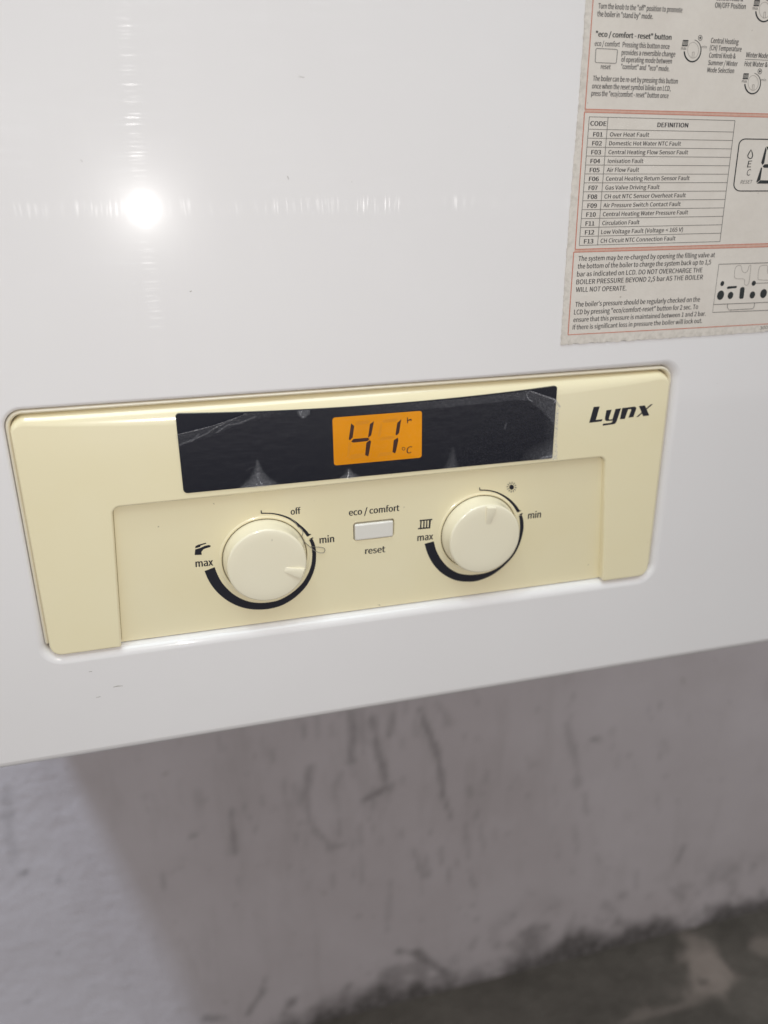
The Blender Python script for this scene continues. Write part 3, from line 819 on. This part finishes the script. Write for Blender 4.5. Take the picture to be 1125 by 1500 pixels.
Fc = [(j * nu + i, j * nu + i + 1, (j + 1) * nu + i + 1, (j + 1) * nu + i) for j in range(nv - 1) for i in range(nu - 1)]
flm = mesh('protective_film', fv, Fc)
a = flm.attributes.new('haze', 'FLOAT', 'POINT'); a.data.foreach_set('value', hz)
film = link('protective_film', flm, 'film', window, True)
film['label'] = 'scratched clear film peeling off the display'

# ------------------------------------------------------------------ instruction label
left_px = [(859, -60), (857.7, 0), (853.4, 70), (847.7, 150), (839.5, 245), (832, 340), (826.5, 420), (821, 505)]
bot = [(900, 500.2), (980, 495), (1060, 489.6), (1125, 485.2), (1200, 480)]
random.seed(3)
ed = []
for i, q in enumerate(left_px): ed.append(xz(q[0], q[1], 0))
x_l = ed[-1].x; z_b = ed[-1].y; LX1 = x_l + .135; LZ1 = ed[0].y
def lx(z): return float(np.interp(z, [p.y for p in ed][::-1], [p.x for p in ed][::-1]))
bz = [xz(*q) for q in [(821, 505)] + bot]
def lz(x): return float(np.interp(x, [p.x for p in bz], [p.y for p in bz]))
nx, nz = 120, 140; lv = []; gr = []
for j in range(nz):
    for i in range(nx):
        u, v = i / (nx - 1), j / (nz - 1)
        u = u ** 1.5; v = v ** 1.4
        z = z_b + (LZ1 - z_b) * v; xl = lx(z) + (random.random() - .5) * .0003 * (i == 0)
        x = xl + (LX1 - xl) * u
        zz = z + (lz(x) - z_b) * (1 - v) + (random.random() - .5) * .0005 * (j == 0)
        lift = -.0003
        lv.append((x, lift, zz))
        dl = (x - xl); db = zz - lz(x)
        g = max(1 - dl / .0036, 1 - db / .0048, 0)
        gr.append(min(1, .06 + .6 * g))
Fc = [(j * nx + i, j * nx + i + 1, (j + 1) * nx + i + 1, (j + 1) * nx + i) for j in range(nz - 1) for i in range(nx - 1)]
# thin edge down to the casing
rim_i = [j * nx for j in range(nz - 1, -1, -1)] + list(range(1, nx))
b0 = len(lv)
for i in rim_i: lv.append((lv[i][0], .00005, lv[i][2])); gr.append(1.0)
for k in range(len(rim_i) - 1): Fc.append((rim_i[k], rim_i[k + 1], b0 + k + 1, b0 + k))
lm = mesh('instruction_label', lv, Fc)
a = lm.attributes.new('grime', 'FLOAT', 'POINT'); a.data.foreach_set('value', gr)
label = link('instruction_label', lm, 'paper', boiler)
label['label'] = 'grubby cream instruction label with fault code table'
T = .00006
def line(p, q, w): return stroke([(p[0], p[1], w), (q[0], q[1], w)])[0]
def lab(name, polys, mat, lift=T): return decal(name, polys, LABEL, lift, mat, label)
RX = 1150
def ext(p, q, x): return (x, p[1] + (q[1] - p[1]) * (x - p[0]) / (q[0] - p[0]))
# red frames
top_a = [(856.6, 159.8), (1125, 166.8)]; top_b = [(856.2, 164.2), (1125, 171.6)]
low_a = [(842.2, 365.2), (1125, 356.7)]; low_b = [(840.6, 369.4), (1125, 361.4)]; bt_r = [(832, 490.4), (1125, 474.4)]
for a_, b_ in ((top_a, top_b), (low_a, low_b)):
    lab('pink_band', [[a_[0], ext(*a_, RX), ext(*b_, RX), b_[0]]], 'pink', T * .6)
for L_ in (top_a, top_b, low_a, low_b, bt_r): lab('red_rule', [line(L_[0], ext(*L_, RX), 1.1)], 'red')
for L_ in ([(871.5, -40), (868.7, 0), (857, 160)], [(856.2, 164), (842.4, 365)], [(840.4, 369), (832, 490.4)]):
    lab('red_rule', stroke([(x, y, 1.3) for x, y in L_]), 'red', T * 1.2)
def txt(s, p0, p1, cap, w=0.0, mat='label_ink', sh=0.0): return lettering(s, p0, p1, cap, LABEL, T, mat, label, w, sh)
for s, p0, p1, cap in [
    ('Turn the knob to the \"off\" position to promote', (876.1, 12.4), (999, 18.4), 7.9), ('the boiler in \"stand by\" mode.', (874.6, 23.9), (955.9, 27.9), 7.9),
    ('eco / comfort', (871, 67), (907.4, 68.6), 7.4), ('Pressing this button once', (911.7, 68.9), (980.3, 71.8), 7.6), ('provides a reversible change', (910.3, 80.4), (988.7, 82.9), 7.5),
    ('of operating mode between', (909.9, 90.6), (983.7, 93.2), 7.5), ('\"comfort\" and  \"eco\" mode.', (909.3, 101), (979.9, 104.4), 7.5), ('reset', (879.9, 100.8), (894, 101.4), 7),
    ('The boiler can be re-set by pressing this button', (868.3, 118.4), (992.3, 122.6), 7.6), ('once when the reset symbol blinks on LCD,', (867, 129.5), (981.9, 133.2), 7.5),
    ('press the \"eco/comfort - reset\" button once', (866, 140.2), (978.7, 143.8), 7.5),
    ('Control Knob &', (1049, .6), (1088, 2), 7.5), ('ON/OFF Position', (1047, 11.1), (1091.7, 13.2), 7.8), ('Central Heating', (1041, 62.8), (1081.3, 65), 7.6), ('(CH) Temperature', (1039.4, 73.4), (1085.7, 75.5), 7.4),
    ('Control Knob &', (1038.3, 84.4), (1077, 85.8), 7.4), ('Summer / Winter', (1037, 95.1), (1080, 96.9), 7.2), ('Mode Selection', (1035.8, 105.8), (1074.7, 107.2), 7.2),
    ('Winter Mode:', (1092.3, 83.8), (1125.4, 85.4), 7.4), ('Hot Water & C', (1090.3, 96.8), (1129, 98.4), 7.4),
    ('The system may be re-charged by opening the filling valve at', (847, 382.2), (1046.7, 376.5), 7.0), ('the bottom of the boiler to charge the system back up to 1,5', (846, 393.5), (1041, 387.1), 7.0),
    ('bar as indicated on LCD. DO NOT OVERCHARGE THE', (845, 405), (1028.3, 398.8), 7.0), ('BOILER PRESSURE BEYOND 2,5 bar AS THE BOILER', (844, 416.5), (1029, 409.1), 7.0), ('WILL NOT OPERATE.', (843.3, 427.7), (917.3, 425.4), 7.0),
    ("The boiler's pressure should be regularly checked on the", (842.3, 449.4), (1024.7, 441.7), 7.0), ('LCD by pressing \"eco/comfort-reset\" button for 2 sec. To', (840.7, 460.8), (1022, 452.5), 7.0),
    ('ensure that this pressure is maintained between 1 and 2 bar.', (839.7, 471.7), (1033.3, 462.4), 6.6), ('If there is significant loss in pressure the boiler will lock out.', (838.7, 482.8), (1028, 472.8), 6.6)]:
    txt(s, p0, p1, cap, .018, 'label_ink', .02)
txt('\"eco / comfort - reset\" button', (872.7, 53.4), (983, 58.4), 7.9, .05, 'label_dark')
txt('3003', (1112.5, 482.6), (1128, 481.4), 4.6, 0, 'label_thin')
lab('rule', [line((1091.3, 86.8), (1135, 88.6), .7)], 'label_thin')
bq = [(872.9, 70.8), (904.7, 72.5), (902.6, 92.9), (871.6, 91.6)]
lab('button_outline', stroke([(p.x, p.y, .9) for p in rrect(bq, 2.2, 4)], True), 'label_thin')
# fault table
def ct(x, y): return (810 + x / 3.5714, 150 + y / 3.5714)
def xl_(t): return 190 + (137 - 190) * t
def row(k):
    yl = 75 if k < 0 else 140 + 46.77 * k; yr = 95 if k < 0 else 155 + 44.08 * k
    tl = (yl - 75) / 673; tr = (yr - 95) / 633
    return (190 - 53 * tl, yl), (952 - 79 * tr, yr)
for k in range(-1, 14):
    a_, b_ = row(k); lab('table_rule', [line(ct(*a_), ct(*b_), .75)], 'label_thin')
for a_, b_ in (((190, 75), (137, 748)), ((288, 78), (233, 744)), ((952, 95), (873, 728))): lab('table_rule', [line(ct(*a_), ct(*b_), .75)], 'label_thin', T * 1.3)
faults = [('Over Heat Fault', 210, 258, 297, 502), ('Domestic Hot Water NTC Fault', 205, 254, 293, 668), ('Central Heating Flow Sensor Fault', 200, 250, 289, 705), ('Ionisation Fault', 196, 245, 286, 471),
          ('Air Flow Fault', 192, 242, 281, 449), ('Central Heating Return Sensor Fault', 188, 238, 276, 713), ('Gas Valve Driving Fault', 186, 232, 273, 556), ('CH out NTC Sensor Overheat Fault', 182, 230, 268, 693),
          ('Air Pressure Switch Contact Fault', 180, 228, 263, 666), ('Central Heating Water Pressure Fault', 174, 222, 260, 705), ('Circulation Fault', 170, 215, 257, 451), ('Low Voltage Fault (Voltage < 165 V)', 167, 214, 251, 678),
          ('CH Circuit NTC Connection Fault', 162, 210, 248, 639)]
for k, (s, a0, a1, b0_, b1_) in enumerate(faults):
    (xl0, y0_), (xr0, y1_) = row(k); (_, y2_), (_, y3_) = row(k + 1)
    def base(x):
        t = (x - xl0) / (xr0 - xl0); return (y0_ + (y1_ - y0_) * t) * .22 + (y2_ + (y3_ - y2_) * t) * .78
    def bl2(x): return base(x) - 4 * (x - 200) / 500
    txt('F%02d' % (k + 1), ct(a0, base(a0) + 1), ct(a1, base(a1) + 1), 6.3, .05, 'label_ink')
    txt(s, ct(b0_, bl2(b0_)), ct(b1_, bl2(b1_)), 6.0, .02, 'label_ink', .05)
txt('CODE', ct(195, 121), ct(278, 123), 6.6, .055); txt('DEFINITION', ct(546, 129), ct(705, 131), 6.6, .055)
# little dials
def dial(cx, cy, k):
    def pt(dx, dy): return (cx + dx * k, cy + dy * k * 1.0)
    arcp = [(-12.3, 1, 1.9), (-12, 4, 2), (-10.5, 9, 2.1), (-7, 13.6, 2.1), (-2.5, 15.9, 2.1), (2, 15.6, 2), (6.5, 13, 1.8), (10, 8, 1.6), (11.8, 2, 1.4), (12, -4, 1.2), (10, -10, 1), (6.5, -14, .9), (2.5, -16, .7)]
    lab('dial_arc', stroke(smooth_line([pt(a, b) + (w * k,) for a, b, w in arcp], 3)), 'label_dark')
    lab('dial_circle', stroke([pt(.6 + 8 * math.cos(t), -.8 + 11.6 * math.sin(t)) + (.5,) for t in np.linspace(0, 2 * math.pi, 29)[:-1]], True), 'label_faint')
    lab('dial_pointer', [line(pt(-1.2, 11), pt(-.4, 2), .6), line(pt(1.6, 10.6), pt(2.2, 2), .6), line(pt(-.4, 2), pt(2.2, 2), .6)], 'label_faint', T * 1.3)
    rd = [line(pt(-14.2, -15), pt(-6.2, -14.8), 1.5), line(pt(-15.8, -7.4), pt(-7.6, -7.2), 1.5)]
    for i in range(5): rd.append(line(pt(-13.9 + i * 1.75, -15), pt(-15 + i * 1.75, -7.4), .9))
    lab('radiator_symbol', rd, 'label_dark', T * 1.2)
    txt('max', pt(-17.2, -1.6), pt(-9.5, -1.2), 4.6 * k, .01, 'label_thin'); txt('min', pt(12.8, -4), pt(20.4, -3.4), 4 * k, -.01, 'label_thin')
    sx, sy = pt(11, -18.8)
    lab('sun_symbol', [[(sx + 1.3 * math.cos(t), sy + 1.7 * math.sin(t)) for t in np.linspace(0, 2 * math.pi, 11)[:-1]]] , 'label_dark')
    lab('sun_ring', stroke([(sx + 2.8 * math.cos(t), sy + 3.8 * math.sin(t), .9) for t in np.linspace(0, 2 * math.pi, 17)[:-1]], True), 'label_thin')
dial(1014.6, 74.3, 1.0); dial(1102.6, 122.2, .94); dial(1119.4, 15.6, 1.0)
# drawing of the display
def cf(pts): return crop(975, 150, 7.5, pts)
fr = rrect([(1083.5, 203.4), (1180, 205), (1178, 279.6), (1073.6, 279.8)], 9.5, 7)
lab('display_outline', stroke([(p.x, p.y, 1.5) for p in fr], True), 'label_dark')
lab('flame_symbol', stroke([p + (1.4,) for p in cf([(938, 520), (950, 552), (956, 585), (945, 612), (925, 618), (906, 604), (902, 582), (915, 556)])], True), 'label_dark')
lettering('E', cf([(893, 714)])[0], cf([(934, 712)])[0], 9.6, LABEL, T, 'label_dark', label, .01, .15); lettering('C', cf([(885, 805)])[0], cf([(926, 802)])[0], 9, LABEL, T, 'label_ink', label, 0, .15)
txt('RESET', cf([(820, 893)])[0], cf([(946, 891)])[0], 5.2, -.01, 'label_thin', .15)
for s in ([(1098, 490), (1110, 515), (1082, 668), (1062, 688), (1050, 660)], [(1066, 702), (1085, 680), (1200, 676), (1215, 696), (1195, 718), (1080, 718)], [(1048, 712), (1060, 722), (1040, 850), (1002, 880), (996, 872)],
          [(1000, 892), (1040, 855), (1200, 858), (1210, 892)], [(1105, 486), (1230, 490), (1215, 528), (1122, 522)]):
    lab('digit_segment', [cf(s)], 'label_dark')
# drawing of the boiler's underside
def cb(pts): return crop(975, 360, 7.5, pts)
lab('drawing_outline', stroke([p + (1.0,) for p in cb([(1350, 180), (585, 203), (515, 732), (1350, 700)])]), 'label_thin')
lab('drawing_outline', stroke([p + (.9,) for p in cb([(528, 645), (1350, 612)])]), 'label_thin', T * 1.3)
lab('drawing_outline', stroke([p + (.8,) for p in cb([(680, 642), (676, 675), (695, 706), (955, 692), (970, 670), (977, 630)])]), 'label_thin', T * 1.6)
for cx, cy, rx, ry in ((622, 415, 20, 28), (603, 543, 38, 52), (712, 545, 30, 40), (953, 540, 30, 39), (1075, 525, 36, 50), (968, 412, 22, 28)):
    lab('pipe_spot', [cb([(cx + rx * math.cos(t) + .18 * ry * -math.sin(t), cy + ry * math.sin(t)) for t in np.linspace(0, 2 * math.pi, 21)[:-1]])], 'label_dark')
lab('pipe_spot', [cb([(675, 456), (688, 446), (782, 441), (778, 463), (676, 475)])], 'label_dark')
lab('pipe_spot', [[tuple(p) for p in rrect(cb([(820, 458), (870, 450), (855, 580), (806, 586)]), 2.8, 5)]], 'label_dark')
lab('drawing_line', [line(*cb([(985, 412), (1300, 402)]), .8)], 'label_thin')
four = [(753, 340), (762, 255), (785, 222), (818, 216), (834, 236), (840, 275), (868, 296), (900, 275), (916, 222), (928, 214), (936, 228), (916, 395), (900, 428), (882, 434), (866, 416), (862, 366), (778, 362)]
lab('digit_outline', stroke([p + (.6,) for p in smooth_line(cb(four + four[:1]), 3)]), 'label_faint')
lab('digit_outline', stroke([p + (.6,) for p in smooth_line(cb([(1180, 378), (1035, 374), (1014, 350), (1026, 250), (1050, 220), (1110, 214), (1122, 240), (1122, 300), (1180, 305)]), 3)]), 'label_faint')

# ------------------------------------------------------------------ stray hair on the knob plate
hp = crop(400, 740, 11.25, [(290, 232), (330, 245), (380, 300), (410, 350), (455, 370), (485, 420), (488, 460), (470, 520), (500, 580), (560, 640), (620, 690), (680, 740), (760, 775), (830, 775), (852, 735), (830, 700), (760, 688), (690, 683), (620, 682)])
sp = smooth_line(hp, 5); V = []; Fc = []; rad_ = .00013; ns = 6
pts3 = [PLATE(q) + pn * (.00022 + .0003 * math.sin(math.pi * i / len(sp)) ** 2 * (1 if 0 < i < len(sp) - 1 else 0)) for i, q in enumerate(sp)]
for i, p in enumerate(pts3):
    t = (pts3[min(i + 1, len(pts3) - 1)] - pts3[max(i - 1, 0)]).normalized(); a_ = t.cross(pn).normalized(); b_ = t.cross(a_)
    for k in range(ns):
        w = 2 * math.pi * k / ns; V.append(p + (a_ * math.cos(w) + b_ * math.sin(w)) * rad_)
for i in range(len(pts3) - 1):
    for k in range(ns): Fc.append((i * ns + k, i * ns + (k + 1) % ns, (i + 1) * ns + (k + 1) % ns, (i + 1) * ns + k))
Fc += [tuple(range(ns)), tuple(range((len(pts3) - 1) * ns, len(pts3) * ns))]
hair = link('hair', bm_mesh('hair', V, Fc), 'hair', None, True)
tag(hair, 'stray curled grey hair stuck beside the hot water knob', 'hair')
